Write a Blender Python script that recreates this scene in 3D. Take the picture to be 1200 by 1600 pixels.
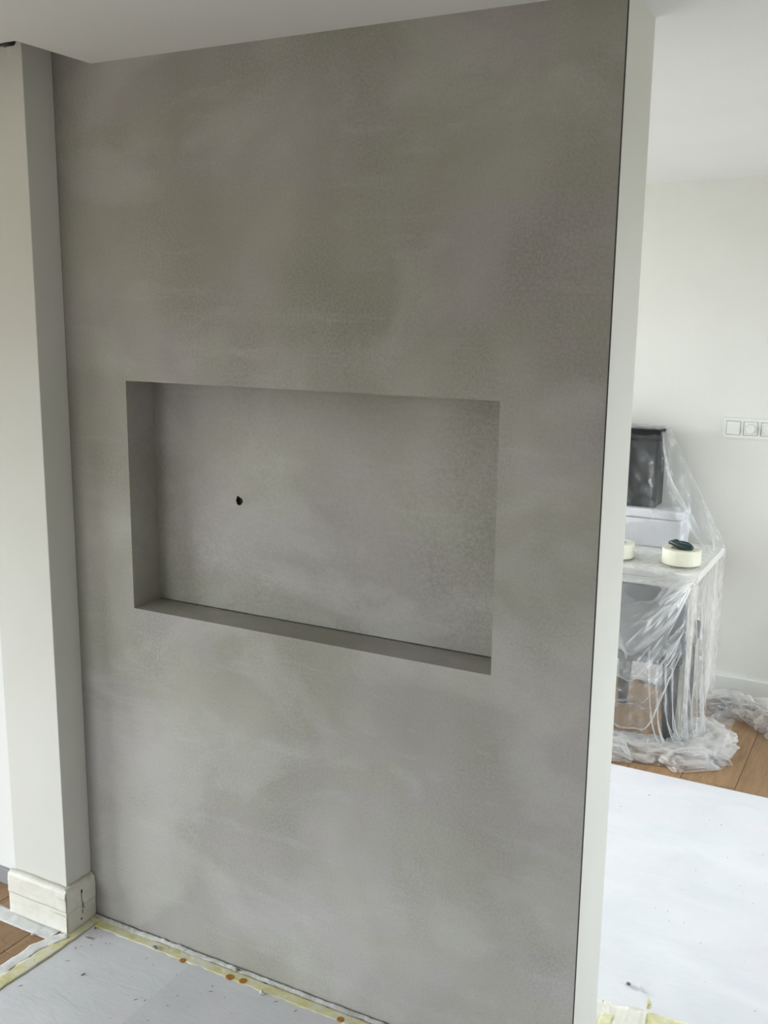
import bpy, bmesh, math, random
import numpy as np
from mathutils import Matrix, Vector, noise

for o in list(bpy.data.objects):
    bpy.data.objects.remove(o, do_unlink=True)
SC = bpy.context.scene
COL = SC.collection

# ------------------------------------------------------------------ camera
F_PX, YAW, PITCH, ROLL = 1574.2, -0.48816, 0.19493, 0.01213
CAM = Vector((1.92658, -2.02583, 1.79587))
def cam_axes():
    cy, sy, cp, sp = math.cos(YAW), math.sin(YAW), math.cos(PITCH), math.sin(PITCH)
    f = Vector((sy*cp, cy*cp, -sp)); r = Vector((cy, -sy, 0)); u = r.cross(f)
    cr, sr = math.cos(ROLL), math.sin(ROLL)
    return r*cr + u*sr, u*cr - r*sr, f
r_, u_, f_ = cam_axes()
cd = bpy.data.cameras.new('camera'); cam = bpy.data.objects.new('camera', cd); COL.objects.link(cam)
cam.matrix_world = Matrix(((r_.x, u_.x, -f_.x, CAM.x), (r_.y, u_.y, -f_.y, CAM.y), (r_.z, u_.z, -f_.z, CAM.z), (0, 0, 0, 1)))
cd.sensor_fit = 'VERTICAL'; cd.sensor_height = 36; cd.lens = F_PX*36/1600; cd.clip_start = 0.05
SC.camera = cam

# ------------------------------------------------------------------ world, daylight through the windows, exposure
SC.view_settings.view_transform = 'Standard'; SC.view_settings.look = 'None'
SC.view_settings.gamma = 1; SC.view_settings.use_curve_mapping = False
SC.view_settings.exposure = 0.0
try:
    SC.cycles.use_denoising = True
    SC.cycles.max_bounces = 8; SC.cycles.diffuse_bounces = 5; SC.cycles.transparent_max_bounces = 12
    SC.cycles.caustics_reflective = False; SC.cycles.caustics_refractive = False
except Exception:
    pass
w = bpy.data.worlds.new('overcast_sky'); SC.world = w; w.use_nodes = True
def overcast():
    """even overcast sky above the horizon, planted ground below it"""
    nt = w.node_tree; bg = nt.nodes['Background']
    tc = nt.nodes.new('ShaderNodeTexCoord'); sp = nt.nodes.new('ShaderNodeSeparateXYZ'); rp = nt.nodes.new('ShaderNodeValToRGB')
    nt.links.new(tc.outputs['Generated'], sp.inputs[0])
    mp = nt.nodes.new('ShaderNodeMapRange'); mp.inputs['From Min'].default_value = -1; mp.inputs['From Max'].default_value = 1
    nt.links.new(sp.outputs['Z'], mp.inputs['Value']); nt.links.new(mp.outputs[0], rp.inputs[0])
    e = rp.color_ramp.elements; e[0].position = 0.495; e[0].color = (0.145, 0.145, 0.118, 1); e[1].position = 0.515; e[1].color = (0.86, 0.94, 1.0, 1)
    nt.links.new(rp.outputs[0], bg.inputs[0]); bg.inputs[1].default_value = SKY
SKY = 13.6
overcast()
# room shell and window openings: (centre along wall, width, sill, head)
XL, XR, YB, YF, ZC = -3.2, 4.2, -4.6, 2.8435, 2.4
XFL = -0.75                                             # left wall of the far room
WIN_LEFT = (-2.3, 2.3, 0.06, 2.08)                     # in the left wall of the front room
WIN_BACK = (-1.6, 2.0, 0.60, 1.90)                      # in the wall behind the camera
WIN_FAR = (1.52, 2.4, 0.35, 2.30)                        # in the far room's left wall
WIN_RIGHT_ADDED = (1.6, 1.9, 0.90, 2.28)                        # unseen, added in the right hand wall to brighten the far room
def portal(name, loc, size, normal):
    l = bpy.data.lights.new(name, 'AREA'); l.shape = 'RECTANGLE'; l.size, l.size_y = size; l.cycles.is_portal = True
    o = bpy.data.objects.new(name, l); COL.objects.link(o)
    z = -Vector(normal).normalized(); x = Vector((0, 0, 1)).cross(z).normalized(); y = z.cross(x)
    o.matrix_world = Matrix(((x.x, y.x, z.x, loc[0]), (x.y, y.y, z.y, loc[1]), (x.z, y.z, z.z, loc[2]), (0, 0, 0, 1)))
for nm, ax, pos, win, nrm in (('left', 'x', XL-0.11, WIN_LEFT, (1, 0, 0)), ('back', 'y', YB-0.11, WIN_BACK, (0, 1, 0)),
                              ('far', 'x', XFL-0.11, WIN_FAR, (1, 0, 0)), ('right', 'x', XR+0.11, WIN_RIGHT_ADDED, (-1, 0, 0))):
    zc = (win[2]+win[3])/2
    portal('daylight_portal_'+nm, (pos, win[0], zc) if ax == 'x' else (win[0], pos, zc), (win[1], win[3]-win[2]), nrm)

# ------------------------------------------------------------------ helpers
def tag(o, label=None, cat=None, group=None, kind=None):
    if label: o['label'] = label
    if cat: o['category'] = cat
    if group: o['group'] = group
    if kind: o['kind'] = kind
    return o
def link(name, me, mats=None, parent=None):
    o = bpy.data.objects.new(name, me); COL.objects.link(o)
    if mats:
        for m in (mats if isinstance(mats, (list, tuple)) else [mats]): me.materials.append(m)
    if parent: o.parent = parent
    return o
def empty(name, loc=(0, 0, 0)):
    o = bpy.data.objects.new(name, None); COL.objects.link(o); o.location = loc; o.empty_display_size = 0.05
    return o
def finish(bm, smooth=False):
    bmesh.ops.recalc_face_normals(bm, faces=bm.faces[:])
    me = bpy.data.meshes.new('m'); bm.to_mesh(me); bm.free()
    if smooth:
        me.polygons.foreach_set('use_smooth', [True]*len(me.polygons))
    return me
def add_box(bm, x0, x1, y0, y1, z0, z1, bev=0, seg=2, mi=0):
    vs = [bm.verts.new((x, y, z)) for x in (x0, x1) for y in (y0, y1) for z in (z0, z1)]
    fs = [bm.faces.new([vs[i] for i in q]) for q in ((0, 1, 3, 2), (4, 6, 7, 5), (0, 4, 5, 1), (2, 3, 7, 6), (0, 2, 6, 4), (1, 5, 7, 3))]
    for f in fs: f.material_index = mi
    if bev:
        es = list({e for f in fs for e in f.edges})
        bmesh.ops.bevel(bm, geom=es, offset=bev, segments=seg, profile=0.5, affect='EDGES', clamp_overlap=True)
def box(name, dims, mat, parent=None, bev=0, seg=2, loc=None):
    bm = bmesh.new(); add_box(bm, *dims, bev=bev, seg=seg)
    o = link(name, finish(bm), mat, parent)
    if loc: o.location = loc
    return o
def add_tube(bm, pts, rad, seg=8, caps=True):
    pts = [Vector(p) for p in pts]; rings = []
    for i, p in enumerate(pts):
        d = (pts[min(i+1, len(pts)-1)] - pts[max(i-1, 0)]).normalized()
        a = d.cross(Vector((0, 0, 1)));  a = a if a.length > 1e-3 else d.cross(Vector((1, 0, 0)))
        a.normalize(); b = d.cross(a)
        rr = rad[i] if isinstance(rad, (list, tuple)) else rad
        rings.append([bm.verts.new(p + a*math.cos(2*math.pi*k/seg)*rr + b*math.sin(2*math.pi*k/seg)*rr) for k in range(seg)])
    for A, B in zip(rings, rings[1:]):
        for k in range(seg): bm.faces.new((A[k], A[(k+1) % seg], B[(k+1) % seg], B[k]))
    if caps: bm.faces.new(rings[0][::-1]); bm.faces.new(rings[-1])
def add_lathe(bm, prof, c=(0, 0, 0), seg=48, closed=False):
    rings = [[bm.verts.new((c[0]+r*math.cos(2*math.pi*k/seg), c[1]+r*math.sin(2*math.pi*k/seg), c[2]+z)) for k in range(seg)] for r, z in prof]
    n = len(rings)
    for i in range(n if closed else n-1):
        A, B = rings[i], rings[(i+1) % n]
        for k in range(seg): bm.faces.new((A[k], A[(k+1) % seg], B[(k+1) % seg], B[k]))
    return rings
def nz(x, y, z=0.0, s=1.0): return noise.noise((x*s, y*s, z*s))

# ------------------------------------------------------------------ materials
class NT:
    def __init__(s, name):
        s.m = bpy.data.materials.new(name); s.m.use_nodes = True; s.t = s.m.node_tree; s.n = s.t.nodes
        s.b = s.n['Principled BSDF']; s.o = s.n['Material Output']
    def new(s, typ, **kw):
        n = s.n.new(typ)
        for k, v in kw.items(): setattr(n, k, v)
        return n
    def l(s, a, b): s.t.links.new(a, b)
    def coord(s, scale=(1, 1, 1), kind='Object', loc=(0, 0, 0)):
        c = s.new('ShaderNodeTexCoord'); mp = s.new('ShaderNodeMapping'); mp.inputs['Scale'].default_value = scale
        mp.inputs['Location'].default_value = loc
        s.l(c.outputs[kind], mp.inputs[0]); return mp.outputs[0]
    def noise(s, vec, scale, detail=4, rough=0.5, dist=0.0):
        n = s.new('ShaderNodeTexNoise'); n.inputs['Scale'].default_value = scale; n.inputs['Detail'].default_value = detail
        n.inputs['Roughness'].default_value = rough; n.inputs['Distortion'].default_value = dist
        s.l(vec, n.inputs['Vector']); return n.outputs['Fac']
    def ramp(s, fac, *stops):
        r = s.new('ShaderNodeValToRGB'); e = r.color_ramp.elements
        while len(e) < len(stops): e.new(0.5)
        for q, (p, c) in zip(e, stops): q.position = p; q.color = (*c, 1) if len(c) == 3 else c
        s.l(fac, r.inputs[0]); return r.outputs[0]
    def mix(s, fac, a, b, blend='MIX'):
        n = s.new('ShaderNodeMix', data_type='RGBA', blend_type=blend)
        for i, v in ((0, fac), (6, a), (7, b)):
            if isinstance(v, (int, float)): n.inputs[i].default_value = v
            elif isinstance(v, tuple): n.inputs[i].default_value = (*v, 1)
            else: s.l(v, n.inputs[i])
        return n.outputs[2]
    def bump(s, h, strength, dist=0.01, normal=None):
        n = s.new('ShaderNodeBump'); n.inputs['Strength'].default_value = strength; n.inputs['Distance'].default_value = dist
        s.l(h, n.inputs['Height'])
        if normal: s.l(normal, n.inputs['Normal'])
        return n.outputs[0]
    def set(s, col=None, rough=None, normal=None, spec=None):
        if col is not None:
            if isinstance(col, tuple): s.b.inputs['Base Color'].default_value = (*col, 1)
            else: s.l(col, s.b.inputs['Base Color'])
        if rough is not None:
            if isinstance(rough, (int, float)): s.b.inputs['Roughness'].default_value = rough
            else: s.l(rough, s.b.inputs['Roughness'])
        if normal is not None: s.l(normal, s.b.inputs['Normal'])
        if spec is not None: s.b.inputs['Specular IOR Level'].default_value = spec
        return s.m
def g3(v): return (v, v, v)

def mat_plaster():
    t = NT('grey_trowelled_plaster'); v = t.coord()
    vs = t.coord((1.0, 1.0, 0.8)); vh = t.coord((0.7, 1.0, 1.1), loc=(3, 1, 7)); vv = t.coord((1.35, 1, 0.8), loc=(7, 0, 2))
    big = t.noise(vs, 2.3, 3, 0.45, 0.15)
    col = t.ramp(big, (0.32, (0.328, 0.320, 0.287)), (0.5, (0.377, 0.368, 0.340)), (0.68, (0.432, 0.423, 0.397)))
    hue = t.ramp(t.noise(vh, 3.4, 4, 0.55, 0.3), (0.45, g3(0)), (0.56, g3(1)))               # olive and mauve clouds
    col = t.mix(hue, t.mix(1.0, col, (1.0, 0.992, 0.94), 'MULTIPLY'), t.mix(1.0, col, (1.03, 0.995, 1.03), 'MULTIPLY'))
    sw = t.ramp(t.noise(vh, 3.1, 6, 0.58, 0.5), (0.50, g3(0)), (0.60, g3(1)))                # smoothed lighter patches
    col = t.mix(t.mix(sw, g3(0), g3(0.31)), col, (0.512, 0.502, 0.475))
    dk = t.ramp(t.noise(vv, 2.8, 6, 0.58, 0.4), (0.48, g3(0)), (0.68, g3(1)))                # rougher, darker patches
    col = t.mix(t.mix(dk, g3(0), g3(0.26)), col, (0.268, 0.261, 0.231))
    st = t.ramp(t.noise(t.coord((0.35, 1, 2.2), loc=(1, 4, 2)), 8, 6, 0.65, 0.25), (0.56, g3(0)), (0.72, g3(0.25)))
    col = t.mix(st, col, (0.535, 0.533, 0.512))
    grain = t.noise(v, 150, 3, 0.7)
    gm = t.mix(dk, g3(0.22), g3(0.62))
    col = t.mix(gm, col, t.mix(1.0, col, t.ramp(grain, (0.32, g3(0.72)), (0.68, g3(1.24))), 'MULTIPLY'))
    h2 = t.noise(t.coord((0.6, 1, 1.6)), 9, 5, 0.6, 0.3)
    nb = t.bump(h2, 0.18, 0.01, t.bump(grain, 0.35, 0.0018))
    rough = t.ramp(sw, (0, g3(0.75)), (1, g3(0.5)))
    return t.set(col, rough, nb, 0.3)
def mat_paint(name, col, rough=0.65, bump=0.12, var=0.04, scale=160):
    t = NT(name); v = t.coord()
    n = t.noise(v, 3.0, 4, 0.55)
    c = t.ramp(n, (0.3, tuple(x*(1-var) for x in col)), (0.7, col))
    return t.set(c, rough, t.bump(t.noise(v, scale, 3, 0.5), bump, 0.002), 0.35)
def mat_plain(name, col, rough=0.5, spec=0.5, bump=0.0, scale=80):
    t = NT(name); n = t.noise(t.coord(), 12, 3)
    c = t.ramp(n, (0.3, tuple(x*0.92 for x in col)), (0.7, col))
    return t.set(c, rough, t.bump(t.noise(t.coord(), scale, 3), bump, 0.002) if bump else None, spec)
def mat_wood():
    t = NT('oak_laminate'); info = t.new('ShaderNodeObjectInfo')
    add = t.new('ShaderNodeVectorMath', operation='ADD'); sc = t.new('ShaderNodeVectorMath', operation='SCALE')
    cv = t.new('ShaderNodeCombineXYZ'); t.l(info.outputs['Random'], cv.inputs[0]); t.l(info.outputs['Random'], cv.inputs[1])
    t.l(cv.outputs[0], sc.inputs[0]); sc.inputs['Scale'].default_value = 37
    t.l(t.coord((9, 1.0, 9)), add.inputs[0]); t.l(sc.outputs[0], add.inputs[1])
    n = t.noise(add.outputs[0], 2.2, 6, 0.6, 1.2)
    c = t.ramp(n, (0.28, (0.205, 0.114, 0.052)), (0.46, (0.312, 0.184, 0.090)), (0.60, (0.357, 0.221, 0.114)), (0.78, (0.285, 0.164, 0.077)))
    fine = t.noise(add.outputs[0], 14, 4, 0.6)
    c = t.mix(t.ramp(fine, (0.40, g3(0.30)), (0.6, g3(0))), c, (0.20, 0.10, 0.042))
    kn = t.ramp(t.noise(t.coord((2.2, 1.2, 1)), 3.1, 2, 0.5), (0.66, g3(0)), (0.76, g3(0.6)))
    c = t.mix(kn, c, (0.15, 0.068, 0.026))
    hv = t.ramp(info.outputs['Random'], (0, g3(0.90)), (1, g3(1.08)))
    c = t.mix(1.0, c, hv, 'MULTIPLY')
    return t.set(c, 0.42, t.bump(fine, 0.08, 0.002), 0.4)
def mat_paper(name='white_cover_board', k=1.0):
    t = NT(name); v = t.coord()
    c = t.ramp(t.noise(t.coord((1, 1.4, 1)), 3.2, 4, 0.6, 0.6), (0.3, (0.66*k, 0.68*k, 0.715*k)), (0.55, (0.715*k, 0.73*k, 0.76*k)), (0.75, (0.755*k, 0.77*k, 0.79*k)))
    lil = t.ramp(t.noise(t.coord(loc=(9, 3, 1)), 4.5, 4, 0.6, 0.4), (0.42, g3(0)), (0.60, g3(1)))
    c = t.mix(lil, c, t.mix(1.0, c, (1.03, 0.985, 1.0), 'MULTIPLY'))
    dirt = t.ramp(t.noise(v, 60, 3, 0.6), (0.70, g3(0)), (0.78, g3(0.4)))
    c = t.mix(dirt, c, (0.42, 0.42, 0.43))
    h = t.noise(t.coord((1, 2.5, 1)), 7, 5, 0.6, 0.6)
    return t.set(c, t.ramp(h, (0.3, g3(0.38)), (0.7, g3(0.55))), t.bump(h, 0.18, 0.01), 0.45)
def mat_tape(name, a, b, rough=0.45, dusty=None):
    t = NT(name); n = t.noise(t.coord(), 22, 5, 0.65, 0.8)
    c = t.ramp(n, (0.35, a), (0.62, b))
    if dusty: c = t.mix(t.ramp(t.noise(t.coord(loc=(5, 2, 0)), 13, 6, 0.7, 0.5), (0.50, g3(0)), (0.62, g3(0.75))), c, dusty)
    return t.set(c, rough, t.bump(t.noise(t.coord(), 70, 4, 0.6), 0.3, 0.004), 0.4)
def mat_film(name, haze=0.30, scale=38, tint=(0.95, 0.955, 0.96), crumple=0.018, power=2.0, through=0.55, base=0.04):
    t = NT(name); v = t.coord()
    crk = t.noise(v, scale, 5, 0.62, 1.6); pass
    wp = t.new('ShaderNodeVectorMath', operation='ADD'); wn = t.new('ShaderNodeTexNoise'); wn.inputs['Scale'].default_value = 7; t.l(v, wn.inputs['Vector'])
    ws = t.new('ShaderNodeVectorMath', operation='SCALE'); ws.inputs['Scale'].default_value = 0.10; t.l(wn.outputs['Color'], ws.inputs[0]); t.l(v, wp.inputs[0]); t.l(ws.outputs[0], wp.inputs[1])
    vo = t.new('ShaderNodeTexVoronoi'); vo.inputs['Scale'].default_value = scale*0.42; t.l(wp.outputs[0], vo.inputs['Vector'])      # crumpled facets
    nb = t.bump(vo.outputs['Distance'], 0.55, crumple, t.bump(crk, 0.22, 0.008))
    tr = t.new('ShaderNodeBsdfTransparent'); tr.inputs[0].default_value = (0.97, 0.975, 0.98, 1)
    df = t.new('ShaderNodeBsdfDiffuse'); df.inputs[0].default_value = (*tint, 1); t.l(nb, df.inputs['Normal'])
    tl = t.new('ShaderNodeBsdfTranslucent'); tl.inputs[0].default_value = (*tint, 1); t.l(nb, tl.inputs['Normal'])
    gl = t.new('ShaderNodeBsdfGlossy'); gl.inputs['Roughness'].default_value = 0.17; gl.inputs[0].default_value = (1, 1, 1, 1); t.l(nb, gl.inputs['Normal'])
    milk = t.new('ShaderNodeMixShader'); milk.inputs[0].default_value = through; t.l(df.outputs[0], milk.inputs[1]); t.l(tl.outputs[0], milk.inputs[2])
    lw = t.new('ShaderNodeLayerWeight'); lw.inputs['Blend'].default_value = 0.42; t.l(nb, lw.inputs['Normal'])
    f0 = t.new('ShaderNodeMapRange'); f0.inputs['To Min'].default_value = base; f0.inputs['To Max'].default_value = min(1, haze*2.4)
    fp = t.new('ShaderNodeMath', operation='POWER'); t.l(lw.outputs['Facing'], fp.inputs[0]); fp.inputs[1].default_value = power; t.l(fp.outputs[0], f0.inputs['Value'])
    hz = f0
    m1 = t.new('ShaderNodeMixShader'); t.l(hz.outputs[0], m1.inputs[0]); t.l(tr.outputs[0], m1.inputs[1]); t.l(milk.outputs[0], m1.inputs[2])
    pw = t.new('ShaderNodeMath', operation='POWER'); t.l(lw.outputs['Facing'], pw.inputs[0]); pw.inputs[1].default_value = 3.0
    fr = t.new('ShaderNodeMapRange'); fr.inputs['To Min'].default_value = 0.03; fr.inputs['To Max'].default_value = 0.32; t.l(pw.outputs[0], fr.inputs['Value'])
    m2 = t.new('ShaderNodeMixShader'); t.l(fr.outputs[0], m2.inputs[0]); t.l(m1.outputs[0], m2.inputs[1]); t.l(gl.outputs[0], m2.inputs[2])
    t.l(m2.outputs[0], t.o.inputs['Surface']); return t.m

M = dict(
    plaster=mat_plaster(),
    cream=mat_paint('off_white_wall_paint', (0.70, 0.694, 0.643)),
    far=mat_paint('warm_white_wall_paint', (0.80, 0.795, 0.755)),
    ceil=mat_paint('white_ceiling_paint', (0.83, 0.835, 0.835), 0.8, 0.25, 0.03, 240),
    white=mat_paint('white_gloss_trim', (0.80, 0.80, 0.785), 0.4, 0.02),
    plinth=mat_plain('grey_plinth', (0.30, 0.30, 0.31), 0.5),
    gap_shade=mat_plain('dark_gap_shade', (0.045, 0.045, 0.043), 0.7),  # near-black colour standing in for the shade inside narrow gaps
    hole=mat_plain('brown_drilled_brick', (0.09, 0.045, 0.018), 0.9),
    wood=mat_wood(), paper=mat_paper(), paper2=mat_paper('grey_white_cover_board', 0.93),
    sub=mat_plain('subfloor', (0.27, 0.24, 0.21), 0.7),
    tape=mat_tape('yellow_masking_tape', (0.64, 0.60, 0.27), (0.78, 0.76, 0.55), 0.45, (0.74, 0.74, 0.71)),
    paletape=mat_tape('cream_masking_tape', (0.71, 0.685, 0.60), (0.79, 0.77, 0.70), 0.5),
    filmtape=mat_tape('hazy_white_strip', (0.62, 0.62, 0.62), (0.80, 0.81, 0.82), 0.3),
    stain=mat_tape('orange_rust_stain', (0.36, 0.14, 0.015), (0.50, 0.25, 0.045), 0.35),
    dust=mat_tape('plaster_dust', (0.34, 0.335, 0.32), (0.60, 0.595, 0.575), 0.9),
    crumb=mat_plain('white_plaster_crumb', (0.72, 0.71, 0.68), 0.9, 0.2, 0.3),
    greycrumb=mat_plain('grey_plaster_crumb', (0.20, 0.195, 0.18), 0.9, 0.2, 0.3),
    film=mat_film('clear_plastic_film', 0.56, crumple=0.024, power=1.6, base=0.055), film2=mat_film('bunched_plastic_film', 0.62, 22, (0.97, 0.97, 0.975), 0.012, 1.2, 0.45, 0.19),
    film3=mat_film('gathered_plastic_film', 0.46, 24, (0.99, 0.975, 0.965), 0.010, 1.0, 0.35, 0.12),
    deskw=mat_plain('white_desk_laminate', (0.82, 0.81, 0.78), 0.35),
    legw=mat_plain('cream_desk_leg', (0.78, 0.74, 0.64), 0.4),
    black=mat_plain('black_box_shell', (0.010, 0.011, 0.015), 0.5, 0.2),
    boxw=mat_plain('white_box_shell', (0.70, 0.69, 0.73), 0.5),
    fabric=mat_plain('grey_upholstery', (0.20, 0.20, 0.205), 0.9, 0.2, 0.3, 300),
    chairleg=mat_plain('dark_chair_leg', (0.055, 0.055, 0.06), 0.5),
    roll=mat_tape('cream_tape_roll', (0.74, 0.72, 0.58), (0.80, 0.78, 0.66), 0.5),
    core=mat_plain('cardboard_core', (0.42, 0.32, 0.20), 0.8),
    green=mat_plain('dark_green_plastic', (0.004, 0.030, 0.030), 0.22, 0.6),
    blue=mat_plain('pale_blue_core', (0.30, 0.42, 0.55), 0.5),
    plate=mat_plain('white_switch_plastic', (0.82, 0.82, 0.80), 0.35),
    cable=mat_plain('black_cable', (0.012, 0.011, 0.010), 0.6),
    clear=mat_film('clear_connector', 0.35, 30),
    frame=mat_plain('window_frame_white', (0.8, 0.8, 0.8), 0.4),
)

# ------------------------------------------------------------------ the setting
XN, XP, XE = 0.004, -0.127, 1.3619      # soffit notch edge, pillar side, wall end
N1, N2, NZ1, NZ2, ND, T = 0.0793, 1.1293, 0.995, 1.6139, 0.1093, 0.2045
PD, PXL = 0.100, -0.337                 # pillar projection, pillar left edge
HX, HZ = 0.3589, 1.303                  # drilled hole
ZR = 2.47                               # underside of the recess above the soffit
def S(o): return tag(o, kind='structure')

# floor slab and planks
S_floor = S(box('floor', (XL, XR, YB, YF, -0.10, -0.012), M['sub']))
PW, PX0 = 0.2072, 1.2295
pl_bm = bmesh.new(); add_box(pl_bm, -PW/2+0.0008, PW/2-0.0008, -0.64+0.0008, 0.64-0.0008, -0.012, 0.0, bev=0.0012, seg=1)
pl_me = finish(pl_bm); pl_me.materials.append(M['wood'])
random.seed(4)
for i in range(-14, 9):
    x = PX0 + (i+0.5)*PW
    if x < -1.7 or x > 3.0: continue
    off = random.uniform(0, 1.28) if i not in (0, 1, -1) else (0.55, 0.15, 0.9)[i]
    y = -3.2 + off
    while y < YF + 0.2:
        if y + 0.64 > YF:                                # cut plank against the far wall
            L = YF - 0.002 - (y-0.64)
            if L > 0.05:
                b = bmesh.new(); add_box(b, -PW/2+0.0008, PW/2-0.0008, -L/2, L/2, -0.012, 0.0, bev=0.0012, seg=1)
                me = finish(b); o = link('plank', me, M['wood'], S_floor); o.location = (x, y-0.64+L/2, 0)
        else:
            o = link('plank', pl_me, None, S_floor); o.location = (x, y, 0)
        y += 1.28

# ceiling: lowered panel with a notch round the pillar, recess lid above it
YN = -0.238
bm = bmesh.new()
add_box(bm, XN, XR, YB, YF, ZC, ZC+0.012); add_box(bm, XL, XN, YB, YN, ZC, ZC+0.012)
add_box(bm, XL, XN, T, YF, ZC, ZC+0.012)
S(link('ceiling', finish(bm), M['ceil']))
bm = bmesh.new(); add_box(bm, XL, XR, YB, YF, ZR, ZR+0.06)
S(link('ceiling_recess', finish(bm), M['ceil']))

# grey plastered partition with the recessed niche
def plaster_wall():
    bm = bmesh.new()
    X0, X1, Z0, Z1 = -0.33, XE-0.0025, 0.004, ZR
    def quad(*ps): return bm.faces.new([bm.verts.new(p) for p in ps])
    xs = [X0, N1, N2, X1]; zs = [Z0, NZ1, NZ2, Z1]
    for i in range(3):
        for k in range(3):
            if i == 1 and k == 1: continue
            quad((xs[i], 0, zs[k]), (xs[i+1], 0, zs[k]), (xs[i+1], 0, zs[k+1]), (xs[i], 0, zs[k+1]))
    D = ND + 0.012
    quad((N1, 0, NZ1), (N2, 0, NZ1), (N2, D, NZ1), (N1, D, NZ1))                 # ledge runs on under the back panel
    quad((N1, 0, NZ2), (N1, ND, NZ2), (N2, ND, NZ2), (N2, 0, NZ2))
    quad((N1, 0, NZ1), (N1, D, NZ1), (N1, D, NZ2), (N1, 0, NZ2))
    quad((N2, 0, NZ1), (N2, 0, NZ2), (N2, D, NZ2), (N2, D, NZ1))
    # back panel with a drilled hole: fan between an outline and a ragged ring
    zb = NZ1
    n = 32; ring = []; out = []
    rng = random.Random(2)
    for k in range(n):
        a = 2*math.pi*k/n
        rr = 1 + 0.08*math.sin(3*a+1) + rng.uniform(-.03, .03) + (0.20 if abs(a-1.9) < .3 else 0)
        ring.append((HX + 0.0108*rr*math.cos(a), HZ + 0.0112*rr*math.sin(a)))
        c, s = math.cos(a), math.sin(a); q = 0.06/max(abs(c), abs(s)); out.append((HX+q*c, HZ+q*s))
    R = [bm.verts.new((px, ND, pz)) for px, pz in ring]; O = [bm.verts.new((px, ND, pz)) for px, pz in out]
    B = [bm.verts.new((px-0.006, ND+0.05, pz)) for px, pz in ring]
    for k in range(n):
        j = (k+1) % n
        bm.faces.new((R[k], R[j], O[j], O[k])); f = bm.faces.new((R[k], B[k], B[j], R[j])); f.material_index = 1
    f = bm.faces.new(B); f.material_index = 1
    gx = [N1, HX-0.06, HX+0.06, N2]; gz = [zb+0.0030, HZ-0.06, HZ+0.06, NZ2]
    for i in range(3):
        for k in range(3):
            if i == 1 and k == 1: continue
            quad((gx[i], ND, gz[k]), (gx[i+1], ND, gz[k]), (gx[i+1], ND, gz[k+1]), (gx[i], ND, gz[k+1]))
    quad((N1, D, NZ1), (N2, D, NZ1), (N2, D, NZ2), (N1, D, NZ2)).material_index = 2  # back of the slot, coloured dark to paint the shade in it
    bmesh.ops.remove_doubles(bm, verts=bm.verts[:], dist=1e-5)
    me = bpy.data.meshes.new('m'); bm.to_mesh(me); bm.free()
    return link('wall_middle', me, [M['plaster'], M['hole'], M['gap_shade']])
wm = S(plaster_wall())
# core of the partition behind the plaster: off-white end and back
bm = bmesh.new()
Y0, Y1 = 0.003, T
DC = ND + 0.07
add_box(bm, -0.33, N1-0.02, Y0, Y1, 0, ZR); add_box(bm, N2+0.02, XE, Y0, Y1, 0, ZR)
add_box(bm, N1-0.02, N2+0.02, Y0, Y1, 0, NZ1-0.02); add_box(bm, N1-0.02, N2+0.02, Y0, Y1, NZ2+0.02, ZR)
add_box(bm, N1-0.02, N2+0.02, DC, Y1, NZ1-0.02, NZ2+0.02)
S(link('wall_core', finish(bm), M['cream']))
S(box('gap_shade_strip', (XE-0.0030, XE-0.0004, 0.0004, 0.003, 0.004, ZC), M['gap_shade'], wm))  # dark strip painting the shadow gap between plaster edge and wall end

# pillar with its taped skirting, and the plain wall left of it
pil = S(box('wall_pillar', (PXL, XP, -PD, -0.0006, 0.0, ZR-0.012), M['cream'], bev=0.002, seg=2))
bm = bmesh.new(); add_box(bm, XL, -0.331, 0.0, T, 0, ZR); add_box(bm, -0.337, -0.33, 0.0, T, 0, ZR)
wl = S(link('wall_left_of_pillar', finish(bm), M['white']))
S(box('baseboard_left', (XL, -0.352, -0.012, -0.0005, 0.0, 0.052), M['plinth'], bev=0.001, seg=1))
S(box('trim_2', (-0.372, -0.341, -0.03, -0.0005, 0.055, 2.30), M['white'], bev=0.003))

# rest of the room shell
def wall_with_opening(name, axis, pos, th, a0, a1, win, z1=ZR, mat='far'):
    c, wd, s, h = win; bm = bmesh.new()
    def b(p0, p1, z0, z2):
        lo, hi = min(pos, pos+th), max(pos, pos+th)
        if axis == 'x': add_box(bm, lo, hi, p0, p1, z0, z2)
        else: add_box(bm, p0, p1, lo, hi, z0, z2)
    b(a0, c-wd/2, 0, z1); b(c+wd/2, a1, 0, z1); b(c-wd/2, c+wd/2, 0, s); b(c-wd/2, c+wd/2, h, z1)
    return S(link(name, finish(bm), M[mat]))
wall_with_opening('wall_back', 'y', YB, -0.1, XL, XR, WIN_BACK)
wall_with_opening('wall_far_left', 'x', XFL, -0.1, T, YF, WIN_FAR)
wall_with_opening('wall_right', 'x', XR, 0.1, YB, YF, WIN_RIGHT_ADDED)
wall_with_opening('wall_left', 'x', XL, -0.1, YB, 0, WIN_LEFT)
S(box('wall_far', (XFL, XR, YF, YF+0.1, -0.012, ZR), M['far']))
S(box('baseboard_far', (XFL, XR, YF-0.014, YF-0.0005, 0.001, 0.0978), M['white'], bev=0.003))
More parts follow.
